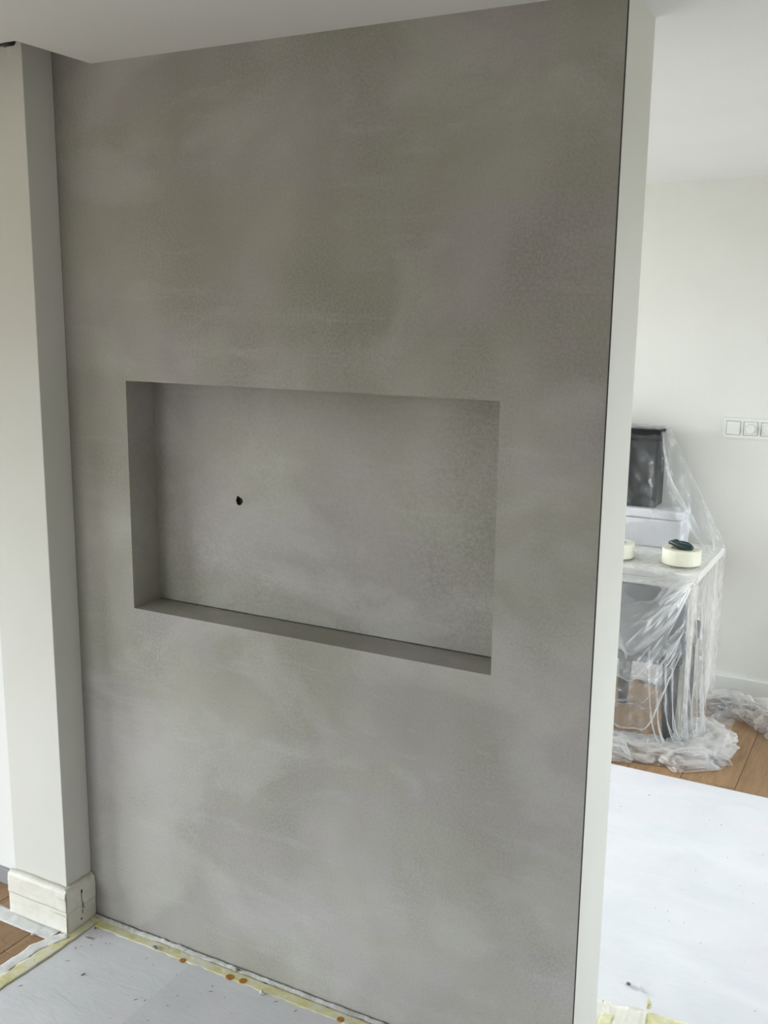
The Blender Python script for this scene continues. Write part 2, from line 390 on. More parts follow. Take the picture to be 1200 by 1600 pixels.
def window(name, axis, pos, win):
    c, wd, s, h = win; root = S(empty(name, (pos, c, s) if axis == 'x' else (c, pos, s)))
    H = h - s
    def part(nm, p0, p1, z0, z1):
        d = (-0.03, 0.03, p0, p1, z0, z1) if axis == 'x' else (p0, p1, -0.03, 0.03, z0, z1)
        box(nm, d, M['frame'], root, bev=0.004)
    part('frame_rail', -wd/2, wd/2, 0, 0.06); part('frame_rail', -wd/2, wd/2, H-0.06, H)
    part('frame_stile', -wd/2, -wd/2+0.06, 0.06, H-0.06); part('frame_stile', wd/2-0.06, wd/2, 0.06, H-0.06)
    part('mullion', -0.03, 0.03, 0.06, H-0.06)
window('window_1', 'y', YB-0.05, WIN_BACK); window('window_4', 'x', XL-0.05, WIN_LEFT); window('window_2', 'x', XFL-0.05, WIN_FAR); window('added_window_3', 'x', XR+0.05, WIN_RIGHT_ADDED)  # the right hand window is added for the far room's brightness

# ------------------------------------------------------------------ taped skirting round the pillar
def skirting():
    root = tag(empty('taped_skirting', (-0.235, -0.10, 0)), 'cream masking-taped skirting wrapped around the foot of the white pillar', 'skirting')
    inv = Vector((-0.235, -0.10, 0))
    x0, x1, y0 = PXL-0.014, XP+0.012, -PD-0.014
    bm = bmesh.new()
    add_box(bm, x0-inv.x, x1-inv.x, y0-inv.y, -0.0015-inv.y, 0.0, 0.135, bev=0.003)
    link('skirting_board', finish(bm), M['paletape'], root)
    # tape skins: gently rippled sheets on the front and the right side
    def skin(nm, side, z0, z1, off, seed, amp, a0=0.0, a1=1.0):
        n, m = 44, 12; bm = bmesh.new(); g = []
        for i in range(n+1):
            row = []
            for k in range(m+1):
                s = a0 + (a1-a0)*i/n; q = k/m
                ztop = z1 + (0.004*nz(s*4, seed) if True else 0)
                z = z0 + (ztop-z0)*q
                d = off + amp*(0.5+0.5*nz(s*3.1+seed, q*5, seed)) + amp*max(0, nz(s*2+seed*2, q*9, 3.0))
                if side == 'front': p = (x0 + (x1-x0)*s, y0 - d, z)
                else: p = (x1 + d, y0 + (-0.002-y0)*s, z)
                if k == m and z1 > 0.12:                 # folds back over the top to the pillar
                    p = (p[0], min(p[1]+0.016, -PD-0.001), z+0.006) if side == 'front' else (max(p[0]-0.014, XP+0.001), p[1], z+0.006)
                row.append(bm.verts.new((p[0]-inv.x, p[1]-inv.y, p[2])))
            g.append(row)
        for i in range(n):
            for k in range(m): bm.faces.new((g[i][k], g[i+1][k], g[i+1][k+1], g[i][k+1]))
        o = link(nm, finish(bm, True), M['paletape'], root)
        md = o.modifiers.new('thick', 'SOLIDIFY'); md.thickness = 0.0006; md.offset = 1
        return o
    skin('tape_band', 'front', 0.074, 0.139, 0.0016, 2.3, 0.0030)
    skin('tape_band', 'front', 0.004, 0.080, 0.0006, 5.1, 0.0014)
    skin('tape_band', 'side', 0.068, 0.139, 0.0016, 7.7, 0.0022)
    skin('tape_band', 'side', 0.004, 0.075, 0.0006, 9.2, 0.0014)
    skin('tape_band', 'front', 0.008, 0.060, 0.0030, 11.2, 0.0018, 0.70, 1.0)
    # brown drips on the side
    bm = bmesh.new(); rng = random.Random(3)
    for (yy, zz, w, h) in ((-0.060, 0.115, .006, .012), (-0.061, 0.098, .002, .03), (-0.058, 0.075, .003, .02), (-0.060, 0.050, .003, .014), (-0.066, 0.030, .006, .006), (-0.056, 0.062, .008, .003)):
        ps = []
        for k in range(10):
            a = 2*math.pi*k/10; r = 1+rng.uniform(-.2, .2)
            ps.append(bm.verts.new((x1+0.0062-inv.x, yy+w*.5*r*math.cos(a)-inv.y, zz+h*.5*r*math.sin(a))))
        bm.faces.new(ps)
    bmesh.ops.solidify(bm, geom=bm.faces[:], thickness=0.001)
    tag(link('drip_stain', finish(bm), M['stain'], root), 'brown drip stains')
skirting()

# ------------------------------------------------------------------ floor covering boards and tapes
def sheet(name, x0, x1, y0, y1, z, th, label, seed, mat='paper', jag=0.0):
    step = 0.04; nx = max(2, int((x1-x0)/step)); ny = max(2, int((y1-y0)/step)); bm = bmesh.new(); g = []
    for i in range(nx+1):
        row = []
        for k in range(ny+1):
            x = x0+(x1-x0)*i/nx; y = y0+(y1-y0)*k/ny
            edge = min(i, nx-i, k, ny-k)/3.0
            h = max(0, nz(x*2.2+seed, y*2.2, seed))*0.005*min(1, edge)**2
            if edge == 0 and jag: x += jag*nz(y*9, seed); y += jag*nz(x*9, seed+3)
            row.append(bm.verts.new((x, y, z+h)))
        g.append(row)
    for i in range(nx):
        for k in range(ny): bm.faces.new((g[i][k], g[i+1][k], g[i+1][k+1], g[i][k+1]))
    rim = [g[i][0] for i in range(nx+1)] + [g[nx][k] for k in range(1, ny+1)] + [g[i][ny] for i in range(nx-1, -1, -1)] + [g[0][k] for k in range(ny-1, 0, -1)]
    up = [bm.verts.new(v.co) for v in rim]; dn = [bm.verts.new((v.co.x, v.co.y, v.co.z-th)) for v in rim]
    for k in range(len(rim)):
        j = (k+1) % len(rim); bm.faces.new((up[k], up[j], dn[j], dn[k]))
    for v in bm.verts: v.co.z += th
    me = bpy.data.meshes.new('m'); bm.to_mesh(me); bm.free()
    me.polygons.foreach_set('use_smooth', [True]*len(me.polygons))
    return tag(link(name, me, M[mat]), label, 'floor cover')
sheet('floor_cover', -0.118, 0.290, -1.9, -0.030, 0.0008, 0.0022, 'white floor protection board in the corner between pillar and grey wall', 1.3)
sheet('floor_cover', 0.281, 1.30, -1.9, -0.024, 0.0031, 0.0016, 'white floor protection board along the right part of the grey wall foot', 4.9, 'paper2')
sheet('floor_cover', -0.60, 2.75, 0.345, 1.802, 0.0008, 0.0030, 'large bright white floor protection board reaching the oak boards behind the wall end', 8.2)
sheet('floor_cover', 1.302, 2.75, -1.9, 0.338, 0.0008, 0.0022, 'white floor protection board in front of the taped joint beside the wall end', 11.2)

def strip(name, pts, wid, z, mat, label, seed, th=0.0004, rip=0.0012, jag=0.002, cat='tape', n=90, parent=None):
    """a strip of tape laid along a polyline on the floor, with ragged edges and small ripples"""
    pts = [Vector((p[0], p[1], 0)) for p in pts]; seg = [(b-a).length for a, b in zip(pts, pts[1:])]; tot = sum(seg)
    bm = bmesh.new(); g = []; m = 6
    for i in range(n+1):
        d = tot*i/n; k = 0
        while k < len(seg)-1 and d > seg[k]: d -= seg[k]; k += 1
        dr = (pts[k+1]-pts[k]).normalized(); nr = Vector((-dr.y, dr.x, 0)); c = pts[k]+dr*d
        row = []
        for j in range(m+1):
            q = j/m-0.5; e = jag*nz(c.x*30+j*7, c.y*30, seed) if j in (0, m) else 0
            p = c+nr*(q*wid+e)
            hh = rip*(0.5+nz(p.x*22, p.y*22, seed)) + rip*1.5*max(0, nz(p.x*60, p.y*60, seed+2))
            row.append(bm.verts.new((p.x, p.y, (z(p.x) if callable(z) else z)+max(0, hh))))
        g.append(row)
    for i in range(n):
        for j in range(m): bm.faces.new((g[i][j], g[i+1][j], g[i+1][j+1], g[i][j+1]))
    o = link(name, finish(bm, True), M[mat], parent)
    md = o.modifiers.new('thick', 'SOLIDIFY'); md.thickness = th; md.offset = 1
    if label: tag(o, label, cat)
    return o
strip('masking_tape', [(-0.125, -0.029), (0.55, -0.034), (1.31, -0.034)], 0.034, lambda x: 0.0037 if x < 0.27 else 0.0054, 'tape', 'yellow masking tape strip along the foot of the grey wall', 2.0, rip=0.0008, jag=0.006, n=220)
strip('masking_tape', [(-0.104, -0.012), (-0.106, -0.16), (-0.128, -0.60), (-0.135, -1.3)], 0.046, 0.0046, 'tape', 'yellow masking tape strip running forward from the pillar corner', 5.0, rip=0.0009, jag=0.005, n=180)
strip('masking_tape', [(-0.118, -0.118), (-0.150, -0.20), (-0.168, -0.60), (-0.175, -1.3)], 0.040, 0.0036, 'filmtape', 'pale hazy tape strip between yellow tape and oak boards', 7.0, rip=0.003, n=120)
strip('film_strip', [(-0.62, -0.128), (-0.150, -0.132)], 0.056, 0.0012, 'filmtape', 'hazy white film strip lying on oak boards in front of the pillar', 8.0, cat='tape', rip=0.0014, jag=0.001)
strip('masking_tape', [(1.312, 0.300), (1.345, 0.302), (1.46, 0.318)], 0.110, 0.0050, 'paletape', 'crumpled cream tape patch on the joint beside the wall end', 3.0, rip=0.004, jag=0.006)
strip('masking_tape', [(1.43, 0.342), (1.90, 0.380), (2.6, 0.40)], 0.060, 0.0044, 'tape', 'yellow tape strip running right from the crumpled tape patch', 13.0)
strip('masking_tape', [(1.368, 0.21), (1.366, 0.31)], 0.030, 0.0098, 'tape', 'short yellow tape end against the foot of the wall end', 14.0, n=20)

# dust ridge at the wall foot
def dust_ridge():
    n, m = 320, 5; bm = bmesh.new(); g = []
    for i in range(n+1):
        x = -0.112 + (XE+0.0-0.004+0.112)*i/n; row = []
        for j in range(m+1):
            q = j/m
            wdt = 0.014 + 0.005*nz(x*9, 1) + 0.003*nz(x*40, 2)
            y = -0.0015 - wdt*q
            hgt = (0.0085 + 0.003*nz(x*25, 4) + 0.003*nz(x*70, 9))*math.sin(math.pi*min(1, 0.12+q*0.9)) + 0.004
            row.append(bm.verts.new((x, y, max(0.0050, hgt))))
        g.append(row)
    for i in range(n):
        for j in range(m): bm.faces.new((g[i][j], g[i+1][j], g[i+1][j+1], g[i][j+1]))
    # close it down to the floor
    for i in range(n):
        a, b = g[i][m], g[i+1][m]
        c, d = bm.verts.new((a.co.x, a.co.y, 0.0030)), bm.verts.new((b.co.x, b.co.y, 0.0030)); bm.faces.new((a, b, d, c))
    o = link('plaster_dust', finish(bm, True), M['dust']); tag(o, 'white ridge of plaster dust along the grey wall foot', 'dust', kind='stuff')
dust_ridge()

# ------------------------------------------------------------------ drips, crumbs
def blob_disc(name, x, y, z, r, seed, mat, label, cat, group=None, el=1.0):
    bm = bmesh.new(); rng = random.Random(seed); n = 18
    prof = [(1.0, 0.0), (0.93, 0.0011), (0.70, 0.0014), (0.45, 0.0009)]
    jit = [1+0.16*nz(k*0.7, seed) + rng.uniform(-.05, .05) for k in range(n)]
    rings = [[bm.verts.new((r*p*jit[k]*el*math.cos(2*math.pi*k/n), r*p*jit[k]*math.sin(2*math.pi*k/n), h)) for k in range(n)] for p, h in prof]
    for A, B in zip(rings, rings[1:]):
        for k in range(n): bm.faces.new((A[k], A[(k+1) % n], B[(k+1) % n], B[k]))
    bm.faces.new(rings[-1]); bm.faces.new(rings[0][::-1])
    o = link(name, finish(bm, True), M[mat]); o.location = (x, y, z)
    return tag(o, label, cat, group)
G = 'orange drips on the tape at the wall foot'
blob_disc('glue_drip', 0.2527, -0.0480, 0.0046, 0.0095, 1, 'stain', 'orange drip on the tape edge, nearest to the pillar', 'drip', G)
blob_disc('glue_drip', 0.4130, -0.0440, 0.0062, 0.0112, 2, 'stain', 'orange drip with a smear, left one of the close pair', 'drip', G, 1.15)
blob_disc('glue_drip', 0.4540, -0.0400, 0.0062, 0.0112, 3, 'stain', 'round orange drip, right one of the close pair', 'drip', G)
blob_disc('glue_drip', 0.7640, -0.0430, 0.0062, 0.0101, 4, 'stain', 'orange drip on the tape at the bottom edge of the photo', 'drip', G)

def crumb(x, y, z, r, seed, mat, label, sq=(1, 1, 1), rz=0.0, name='plaster_crumb', group='loose plaster crumbs on the floor covers'):
    bm = bmesh.new(); bmesh.ops.create_icosphere(bm, subdivisions=2, radius=r)
    for v in bm.verts:
        k = 1+0.45*noise.noise(Vector(v.co)*(1.6/r)+Vector((seed, 0, 0)))
        v.co = Vector((v.co.x*sq[0]*k, v.co.y*sq[1]*k, v.co.z*sq[2]*k))
    lo = min(v.co.z for v in bm.verts)
    for v in bm.verts: v.co.z -= lo
    o = link(name, finish(bm, False), M[mat]); o.location = (x, y, z); o.rotation_euler.z = rz
    return tag(o, label, 'crumb', group)
crumb(0.5300, -0.060, 0.0048, 0.0062, 1, 'crumb', 'round white plaster crumb beside the tape, right of the orange drip pair')
crumb(0.1499, -0.043, 0.0045, 0.0055, 2, 'greycrumb', 'grey-green curl of plaster on the tape between pillar and first drip', (2.0, 0.7, 0.7), -0.3)
crumb(0.4184, -0.016, 0.0095, 0.0055, 3, 'greycrumb', 'dark grey crumb on the dust ridge above the orange drip pair', (1.3, 0.8, 0.8), 0.2)
crumb(-0.0488, -0.0976, 0.0033, 0.0050, 4, 'greycrumb', 'thin grey sliver lying on the board by the pillar', (3.0, 0.45, 0.35), 0.15)
crumb(-0.067, -0.055, 0.0034, 0.0032, 5, 'greycrumb', 'small dark crumb near the taped corner of the pillar')
crumb(0.0542, -0.2282, 0.0036, 0.0035, 6, 'greycrumb', 'tiny dark sliver on the left floor board near the photo edge', (2.0, 0.5, 0.5), 1.2)
crumb(1.3809, 0.459, 0.0044, 0.0050, 7, 'greycrumb', 'dark crumb on the bright board left of a white flake', (1.2, 0.9, 0.7))
crumb(1.4126, 0.4584, 0.0044, 0.0070, 8, 'crumb', 'white plaster flake on the bright board near the tape patch', (0.7, 1.6, 0.7), 0.5)
crumb(1.4540, 0.381, 0.0085, 0.0100, 9, 'tape', 'crumpled yellow tape scrap standing on the tape patch', (0.9, 1.0, 1.5), 0.4, name='tape_scrap', group=None)
crumb(-0.205, -0.165, 0.0030, 0.0050, 10, 'crumb', 'white crumb at the end of the hazy film strip', (1.3, 0.7, 0.7), 0.8)
def specks():
    bm = bmesh.new(); rng = random.Random(12)
    def tet(x, y, z, r):
        vs = [bm.verts.new((x+r*rng.uniform(.5, 1.3)*math.cos(a), y+r*rng.uniform(.5, 1.3)*math.sin(a), z)) for a in (0.3, 2.4, 4.4)] + [bm.verts.new((x, y, z+r*1.1))]
        for q in ((0, 1, 2), (0, 1, 3), (1, 2, 3), (2, 0, 3)): bm.faces.new([vs[i] for i in q])
    for _ in range(26):
        x, y, a, l = rng.uniform(-0.08, 0.8), -0.05-abs(rng.gauss(0, 0.15)), rng.uniform(0, 3.1), rng.uniform(.003, .008); z = 0.0050 if x > 0.28 else 0.0033
        c, d = math.cos(a), math.sin(a); vs = [bm.verts.new((x+l*c, y+l*d, z)), bm.verts.new((x-l*c-.0008*d, y-l*d+.0008*c, z)), bm.verts.new((x-l*c+.0008*d, y-l*d-.0008*c, z)), bm.verts.new((x, y, z+.0018))]
        for q in ((0, 1, 2), (0, 1, 3), (1, 2, 3), (2, 0, 3)): bm.faces.new([vs[i] for i in q])
    for _ in range(90):
        x = rng.uniform(-0.1, 1.0); tet(x, -0.03-abs(rng.gauss(0, 0.12)), 0.0052 if x > 0.28 else 0.0034, rng.choice((.0012, .0016, .0024)))
    for _ in range(60): tet(rng.uniform(0.99, 1.9), rng.uniform(0.42, 1.7), 0.0046, rng.choice((.0015, .002, .003)))
    for _ in range(26): tet(rng.uniform(-0.36, -0.17), rng.uniform(-0.26, -0.12), 0.0004, rng.choice((.0015, .002)))
    for _ in range(14): tet(rng.uniform(1.20, 1.30), rng.uniform(1.86, 1.92), 0.0004, 0.0022)
    me = finish(bm); me.materials.append(M['crumb']); me.materials.append(M['greycrumb'])
    for i, p in enumerate(me.polygons): p.material_index = 1 if (i//4) % 5 < 3 else 0
    tag(link('plaster_specks', me), 'tiny plaster specks scattered over the floor covers', 'debris', kind='stuff')
specks()
# crumbs in the crack at the back of the niche ledge
def ledge_crumbs():
    bm = bmesh.new(); rng = random.Random(5)
    for _ in range(46):
        x = N1 + 0.004 + (rng.random()**1.3)*(N2-N1-0.02); r = rng.choice((0.0012, 0.0018, 0.0026)); y = ND-0.002-rng.random()*0.004; z = NZ1
        vs = [bm.verts.new((x+2.2*r*rng.uniform(.5, 1.3)*math.cos(a), y+r*math.sin(a)*.8, z+0.0001)) for a in (0.3, 2.4, 4.4)] + [bm.verts.new((x, y, z+r*1.3))]
        for q in ((0, 1, 2), (0, 1, 3), (1, 2, 3), (2, 0, 3)): bm.faces.new([vs[i] for i in q])
    tag(link('ledge_crumbs', finish(bm), M['greycrumb']), 'fine plaster crumbs along the back of the niche ledge', 'debris', kind='stuff')
ledge_crumbs()

# ------------------------------------------------------------------ switches on the far wall
def switch_plate():
    px, pz = 1.1245, 1.2485; W, H, P = 0.2460, 0.0935, 0.0762
    root = tag(empty('switch_plate', (px+W/2, YF, pz+H/2)), 'white triple wall switch plate with round dimmer on the far wall', 'switch')
    inv = root.location
    def bx(nm, x0, x1, z0, z1, d0, d1, bev, par=root):
        o = box(nm, (x0-inv.x, x1-inv.x, -d1, -d0, z0-inv.z, z1-inv.z), M['plate'], root, bev=bev); return o
    # frame with three square openings
    bm = bmesh.new(); wi, g = 0.064, 0.011
    xs = [px + g + 0.0015 + k*P for k in range(3)]; z0, z1 = pz+0.0145, pz+H-0.0145
    X0, X1, Z0, Z1 = px, px+W, pz, pz+H
    cuts = [X0] + [c for x in xs for c in (x, x+wi)] + [X1]
    for i in range(0, 7, 2): add_box(bm, cuts[i]-inv.x, cuts[i+1]-inv.x, -0.010, -0.0004, Z0-inv.z, Z1-inv.z)
    for i in range(1, 7, 2):
        add_box(bm, cuts[i]-inv.x, cuts[i+1]-inv.x, -0.010, -0.0004, Z0-inv.z, z0-inv.z); add_box(bm, cuts[i]-inv.x, cuts[i+1]-inv.x, -0.010, -0.0004, z1-inv.z, Z1-inv.z)
    bmesh.ops.remove_doubles(bm, verts=bm.verts[:], dist=1e-5)
    link('frame', finish(bm), M['plate'], root)
    for k, x in enumerate(xs):
        c = (x+wi/2-inv.x, 0, (z0+z1)/2-inv.z); e = 0.0016
        if k == 0: box('blank_rocker', (x+e-inv.x, x+wi-e-inv.x, -0.0125, -0.0004, z0+e-inv.z, z1-e-inv.z), M['plate'], root, bev=0.0012)
        else:
            p = box('dimmer_cover', (x+e-inv.x, x+wi-e-inv.x, -0.0085, -0.0004, z0+e-inv.z, z1-e-inv.z), M['plate'], root, bev=0.0012)
            bm = bmesh.new(); rings = add_lathe(bm, [(0.0225, 0), (0.0225, 0.004), (0.0205, 0.0055), (0.0205, 0.016), (0.0190, 0.0178), (0.0, 0.018)], seg=36)
            bmesh.ops.remove_doubles(bm, verts=bm.verts[:], dist=1e-5)
            bmesh.ops.rotate(bm, verts=bm.verts[:], matrix=Matrix.Rotation(math.pi/2, 3, 'X'), cent=(0, 0, 0))
            bmesh.ops.translate(bm, verts=bm.verts[:], vec=(c[0], -0.0084, c[2]))
            link('dimmer_knob', finish(bm, False), M['plate'], p)
switch_plate()

# ------------------------------------------------------------------ cable in the gap above the pillar
root = tag(empty('cable', (-0.05, -0.22, ZC+0.02)), 'black cable with clear connector in the ceiling gap above the pillar', 'cable')
iv = Vector((-0.05, -0.22, ZC+0.02))
bm = bmesh.new(); add_tube(bm, [Vector(p)-iv for p in ((-0.42, -0.190, 2.409), (-0.20, -0.222, 2.402), (-0.075, -0.2330, 2.3965), (-0.040, -0.2340, 2.3975), (-0.006, -0.2320, 2.3995))], 0.0034, 8)
add_tube(bm, [Vector(p)-iv for p in ((-0.040, -0.2335, 2.3970), (-0.012, -0.2325, 2.3985))], 0.0062, 8)
link('cord', finish(bm, True), M['cable'], root)
bm = bmesh.new(); add_box(bm, 0.016, 0.030, -0.016, -0.006, -0.046, -0.0265, bev=0.002)
link('connector', finish(bm), M['clear'], root)

# ------------------------------------------------------------------ covered desk group in the far room
DX0, DX1, DY0, DY1, DZ = 0.10, 1.180, 2.170, 2.790, 0.740
desk = tag(empty('desk', (0.64, 2.48, 0)), 'white desk standing under the plastic film against the far wall', 'desk')
def dpart(nm, d, mat, bev=0.004): return box(nm, (d[0]-0.64, d[1]-0.64, d[2]-2.48, d[3]-2.48, d[4], d[5]), M[mat], desk, bev=bev)
dpart('desk_top', (DX0, DX1, DY0, DY1, DZ-0.034, DZ), 'deskw')
for x in (DX0+0.02, DX1-0.075):
    for y in (DY0+0.03, DY1-0.085): dpart('leg', (x, x+0.055, y, y+0.055, 0.0005, DZ-0.0342), 'legw')
dpart('apron', (DX0+0.08, DX1-0.08, DY1-0.075, DY1-0.055, DZ-0.12, DZ-0.0345), 'deskw', 0.002)

def crate(name, x0, x1, y0, y1, z0, z1, mat, label, lidh):
    root = tag(empty(name, ((x0+x1)/2, (y0+y1)/2, z0)), label, 'box'); cx, cy = (x0+x1)/2, (y0+y1)/2
    box('body', (x0-cx, x1-cx, y0-cy, y1-cy, 0, z1-z0-lidh), M[mat], root, bev=0.010, seg=3)
    box('lid', (x0-cx-0.003, x1-cx+0.003, y0-cy-0.003, y1-cy+0.003, z1-z0-lidh+0.0004, z1-z0), M[mat], root, bev=0.010, seg=3)
    return root
crate('white_box', 0.50, 1.015, 2.600, 2.775, DZ+0.0005, 0.920, 'boxw', 'white box on the desk under the plastic, below the black box', 0.045)
crate('black_box', 0.44, 0.882, 2.630, 2.770, 0.9208, 1.285, 'black', 'black box under the plastic, standing on the white box', 0.05)

def chair():
    cx, cy = 0.965, 2.26
    root = tag(empty('upholstered_chair', (cx, cy, 0)), 'grey upholstered chair with dark legs tucked under the desk, wrapped in plastic', 'chair')
    # curved backrest facing the viewer
    bm = bmesh.new(); n, m = 16, 10; L = {}
    for side in (0, 1):
        for i in range(n+1):
            for k in range(m+1):
                a = (i/n-0.5)*2; q = k/m
                wd = 0.185*(0.80+0.20*math.sin(math.pi*min(1, q*0.85+.15)))
                y = -0.17 + 0.055*a*a + 0.05*(1-q) + (0.035 if side else 0) - (0.006*math.cos(a*1.5) if not side else 0)
                z = 0.375 + 0.315*q - 0.018*a*a*q
                L[side, i, k] = bm.verts.new((wd*a, y, z))
    for i in range(n):
        for k in range(m):
            bm.faces.new((L[0, i, k], L[0, i+1, k], L[0, i+1, k+1], L[0, i, k+1])); bm.faces.new((L[1, i, k], L[1, i, k+1], L[1, i+1, k+1], L[1, i+1, k]))
    for k in range(m):
        for i in (0, n): bm.faces.new((L[0, i, k], L[0, i, k+1], L[1, i, k+1], L[1, i, k]))
    for i in range(n):
        for k in (0, m): bm.faces.new((L[0, i, k], L[0, i+1, k], L[1, i+1, k], L[1, i, k]))
    b = link('backrest', finish(bm, True), M['fabric'], root)
    md = b.modifiers.new('round', 'BEVEL'); md.width = 0.010; md.segments = 3; md.limit_method = 'ANGLE'
    box('seat', (-0.19, 0.19, -0.13, 0.26, 0.375, 0.455), M['fabric'], root, bev=0.025, seg=4)
    box('seat_rail', (-0.17, 0.17, -0.12, 0.24, 0.335, 0.3745), M['chairleg'], root, bev=0.006)
    for sx in (-1, 1):
        for y0, y1 in ((-0.11, -0.155), (0.21, 0.235)):
            bm = bmesh.new(); add_tube(bm, [(sx*0.135, y0, 0.335), (sx*0.142, (y0+y1)/2, 0.17), (sx*0.148, y1, 0.0005)], [0.036, 0.030, 0.021], 10)
            link('leg', finish(bm, True), M['chairleg'], root)
chair()

# ------------------------------------------------------------------ plastic film: sheet draped over desk, boxes and chair (position based cloth)
def drape():
    rng = np.random.default_rng(7)
    h = 0.0175; OVR, OVF = DZ+0.10, DZ+0.12
    W, D = DX1-DX0, DY1-DY0
    nx, ny = int((W+OVR)/h)+1, int((D+OVF)/h)+1
    a = np.linspace(0, W+OVR, nx); b = np.linspace(0, D+OVF, ny)
    A, B = np.meshgrid(a, b, indexing='ij')
    xi, yi = np.meshgrid(np.arange(nx), np.arange(ny), indexing='ij')
    def fld(fx, fy, ph): return np.sin(xi*fx+ph)*np.cos(yi*fy+ph*1.7)
    # tent over the boxes
    px, py = DX0+np.minimum(A, W), DY1-np.minimum(B, D)
    def roof(x, y):
        e = DZ+0.006
        tx = np.clip((x-0.888)/(DX1-0.888), 0, 1); side = 1.292-(1.292-e)*tx           # slants to the back corner of the desk
        fy = np.clip((2.622-y), 0, 1)
        front = 1.292-fy*7.5                                                            # clings to the black box front
        wb = np.where(y > 2.592, 0.926, 0.926-(2.592-y)*2.2); wb = np.where(x > 1.022, wb-(x-1.022)*1.6, wb)
        return np.maximum(e, np.maximum(np.minimum(side, front), wb))
    z = roof(px, py)
    oa, ob = np.maximum(A-W, 0), np.maximum(B-D, 0); d = np.hypot(oa, ob)+1e-9
    na, nb_ = oa/d, -ob/d
    hang = np.minimum(d, DZ); run = np.maximum(d-DZ, 0)
    out = 0.012+0.055*hang/DZ + 0.45*run
    # pleats round the corner and along the hems
    ang = np.arctan2(ob, oa+1e-9)
    pleat = np.where((oa > 0) & (ob > 0), 0.045*np.sin(ang*22)*np.minimum(d/DZ, 1), 0)
    pleat += np.where((oa <= 0) & (ob > 0), 0.022*np.sin(A*38+1.5*np.sin(A*9))*np.minimum(d/DZ, 1), 0)
    pleat += np.where((oa > 0) & (ob <= 0), 0.014*np.sin(B*30)*np.minimum(d/DZ, 1), 0)
    ins = d < 1e-6
    P = np.stack([px+na*(out+pleat)*(~ins), py+nb_*(out+pleat)*(~ins), np.where(ins, z, np.where(d < DZ, z-hang, 0.012+0.03*np.abs(fld(.5, .4, 1))))], -1)
    P = P+rng.normal(0, 0.0015, P.shape)
    flat = np.stack([A, B, np.where(ins, z, DZ)], -1)
    pad = 1.05+0.03*(fld(.31, .23, 1)+fld(.11, .41, 2.2)+fld(.53, .17, .4)*.6)+rng.normal(0, 0.03, (nx, ny))
    pad = np.where(ins, pad+0.03, pad)
    flat = flat.reshape(-1, 3); padr = pad.ravel(); cons = []
    def batch(I, J, dx, dy, st):
        I, J = I.ravel(), J.ravel(); p = I*ny+J; q = (I+dx)*ny+(J+dy)
        rest = np.linalg.norm(flat[p]-flat[q], axis=1)*0.5*(padr[p]+padr[q])
        cons.append((p, q, rest[:, None], st))
    for dx, dy, st in ((1, 0, 1.0), (0, 1, 1.0), (1, 1, .5), (1, -1, .5), (2, 0, .08), (0, 2, .08)):
        s_ = dx if dx else dy
        i = np.arange(nx-dx); j = np.arange(max(0, -dy), ny-max(0, dy))
        for half in (0, 1):
            if dx: I, J = np.meshgrid(i[(i//s_) % 2 == half], j, indexing='ij')
            else: I, J = np.meshgrid(i, j[(j//s_) % 2 == half], indexing='ij')
            batch(I, J, dx, dy, st)
    P = P.reshape(-1, 3); V = np.zeros_like(P)
    boxes = [(DX0, DX1, DY0, DY1, DZ-0.034, DZ), (0.50, 1.015, 2.600, 2.775, DZ-0.01, 0.920), (0.44, 0.882, 2.630, 2.770, 0.90, 1.285),
             (0.775, 1.155, 2.075, 2.70, 0.34, 0.700), (0.80, 1.13, 2.085, 2.70, -1.0, 0.36)]
    mg = 0.005
    def collide(P, Q):
        for (a0, a1, b0, b1, c0, c1) in boxes:
            a0, a1, b0, b1, c1 = a0-mg, a1+mg, b0-mg, b1+mg, c1+mg
            k = np.nonzero((P[:, 0] > a0) & (P[:, 0] < a1) & (P[:, 1] > b0) & (P[:, 1] < b1) & (P[:, 2] > c0) & (P[:, 2] < c1))[0]
            if not len(k): continue
            p = P[k]; q = Q[k]
            dd = np.stack([p[:, 0]-a0, a1-p[:, 0], p[:, 1]-b0, b1-p[:, 1], c1-p[:, 2]], 1)
            m = dd.argmin(1); s_ = dd[np.arange(len(k)), m]
            for ax, mm, sg in ((0, 0, -1), (0, 1, 1), (1, 2, -1), (1, 3, 1), (2, 4, 1)): p[m == mm, ax] += sg*s_[m == mm]
            t = m == 4; p[t, :2] = q[t, :2]
            t = m < 4; p[t, 2] = p[t, 2]*.6+q[t, 2]*.4
            P[k] = p
        np.minimum(P[:, 1], YF-0.020, out=P[:, 1])
        fl = P[:, 2] < 0.006
        P[fl, 2] = 0.006; P[fl, :2] = P[fl, :2]*0.1+Q[fl, :2]*0.9
    pin = ((A < 0.02) | (B < 0.02) & (A < W+0.02)).ravel(); P0 = P[pin].copy()
    dt = 1/60
    for step in range(75):
        Q = P.copy(); V[:, 2] -= 6.0*dt; V *= 0.93; P = P+V*dt
        for it in range(8):
            for p, q, rest, st in cons:
                dl = P[q]-P[p]; L = np.sqrt((dl*dl).sum(1, keepdims=True))+1e-9
                k = np.where(L > rest, 0.5, 0.26)*st
                c = dl*((L-rest)/L*k)
                P[p] += c; P[q] -= c
            if it % 2: collide(P, Q)
        P[pin] = P0
        V = np.clip((P-Q)/dt, -1.5, 1.5)
    P = P.reshape(nx, ny, 3)
    me = bpy.data.meshes.new('m')
    idx = np.arange(nx*ny).reshape(nx, ny)
    faces = np.stack([idx[:-1, :-1], idx[1:, :-1], idx[1:, 1:], idx[:-1, 1:]], -1).reshape(-1, 4)
    me.from_pydata(P.reshape(-1, 3).tolist(), [], faces.tolist())
